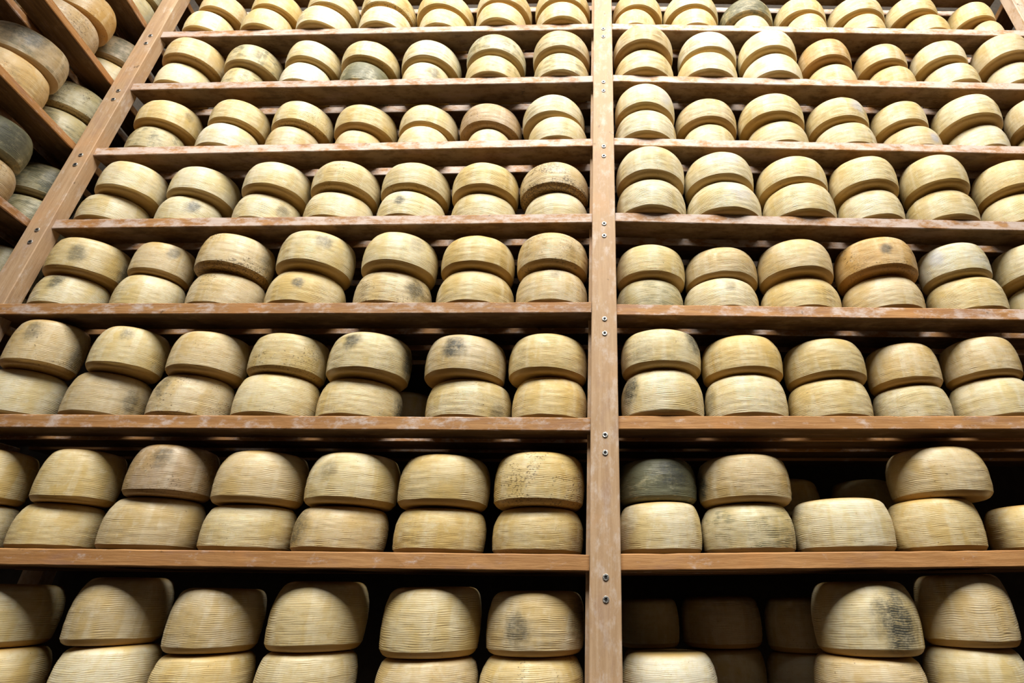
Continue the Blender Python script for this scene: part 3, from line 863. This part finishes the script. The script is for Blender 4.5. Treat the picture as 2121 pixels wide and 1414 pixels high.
    ('R', 0, 1, 0, 'B', 0.326, 0.386, -0.2286, 0.1093, 0.1048),
    ('R', 0, 2, 0, 'B', 0.5253, 0.3648, -0.2275, 0.089, 0.0942),
    ('R', 0, 0, 1, 'B', 0.1314, 0.3575, -0.1223, 0.0816, 0.1131),
    ('R', 0, 1, 1, 'B', 0.3292, 0.383, -0.1237, 0.1081, 0.1205),
    ('R', 0, 2, 1, 'B', 0.5423, 0.3686, -0.1333, 0.0932, 0.1266),
    ('R', 1, 0, 0, 'B', 0.4631, 0.3566, 0.0846, 0.0784, 0.099),
    ('R', 1, 1, 0, 'B', 0.7751, 0.3731, 0.0874, 0.0949, 0.0972),
    ('R', 1, 0, 1, 'B', 0.5546, 0.3695, 0.1837, 0.0955, 0.1155),
    ('R', 1, 1, 1, 'B', 0.7817, 0.3644, 0.1846, 0.0896, 0.1135),
    ('L', 2, 0, 0, 'B', -0.598, 0.3328, 0.3976, 0.0873, 0.1586),
]
COUNT = {}
for b, k, i, up, fb, *_ in CHEESES: COUNT[(b, k, fb)] = max(COUNT.get((b, k, fb), 0), i + 1)
PAIRS = {(b, k, i, fb) for b, k, i, up, fb, *_ in CHEESES if up}
for b, k, i, up, fb, x, y, z, R, H in CHEESES:
    key = b + str(k) + fb.replace('F', '') + str(i + 1) + ('u' if up else 'l')
    n = COUNT[(b, k, fb)]
    o_ = (n - 1 - i) if b == 'L' else i
    tr = traits(key)
    za, zb = SH[k][0 if b == 'L' else 1]; x0, x1 = XB[b]
    tilt = math.atan2(zb - za, x1 - x0)
    lv = 'upper of' if up else ('lower of' if (b, k, i, fb) in PAIRS else 'alone in')
    bay = 'corner bay' if b == 'L' else 'end bay'
    if fb == 'B': lab = 'shaded cheese wheel, %s %s back stack from middle post, %s, %s' % (lv, ORD[o_], ROWN[k], bay)
    else: lab = '%s cheese wheel, %s %s stack from middle post, %s, %s' % (look(tr), lv, ORD[o_], ROWN[k], bay)
    if not up and b == 'R' and k >= 5 and i >= 4: H *= 0.975
    cheese(x, y, ZC + z + 0.0004, R, H, tr, lab, 'cheese wheels stacked on the wide rack', tilt)

# wheels on the angled side rack
SIDE_N = {5: 'topmost', 4: 'second', 3: 'third', 2: 'fourth', 1: 'fifth'}
for lev, pos, up, t, R, H in [(5, 0, 0, 0.0, 0.098, 0.115), (5, 0, 1, 0.0, 0.094, 0.12), (4, 0, 0, -0.07, 0.098, 0.115), (4, 0, 1, -0.065, 0.08900000000000001, 0.12), (4, 1, 0, 0.152, 0.106, 0.115), (4, 1, 1, 0.128, 0.097, 0.12), (3, 0, 0, -0.025, 0.098, 0.115), (3, 0, 1, -0.02, 0.094, 0.12), (3, 1, 0, 0.195, 0.106, 0.115), (3, 1, 1, 0.182, 0.102, 0.12), (2, 0, 0, -0.095, 0.098, 0.115), (2, 0, 1, -0.08, 0.094, 0.12), (2, 1, 0, 0.132, 0.106, 0.115), (2, 1, 1, 0.142, 0.102, 0.12), (1, 0, 0, -0.1, 0.098, 0.115), (1, 0, 1, -0.09, 0.094, 0.12)]:
    key = 'S' + str(lev) + ('n' if pos else 'c') + ('u' if up else 'l')
    tr = traits(key); dep = R + 0.014
    x = -1.71 + math.sin(A_S) * t - math.cos(A_S) * dep
    y = 0.02 - math.cos(A_S) * t - math.sin(A_S) * dep
    h = SIDE_Z[lev] + (0.0 if not up else {(5, 0): 0.115, (4, 0): 0.115, (4, 1): 0.115, (3, 0): 0.115, (3, 1): 0.115, (2, 0): 0.115, (2, 1): 0.115, (1, 0): 0.115}[(lev, pos)])
    lab = '%s cheese wheel, %s of %s stack from corner post, %s board down, side rack' % (look(tr), 'upper' if up else 'lower', 'second' if pos else 'first', SIDE_N[lev])
    cheese(x, y, ZC + h + 0.0004, R, H, tr, lab, 'cheese wheels stacked on the side rack')
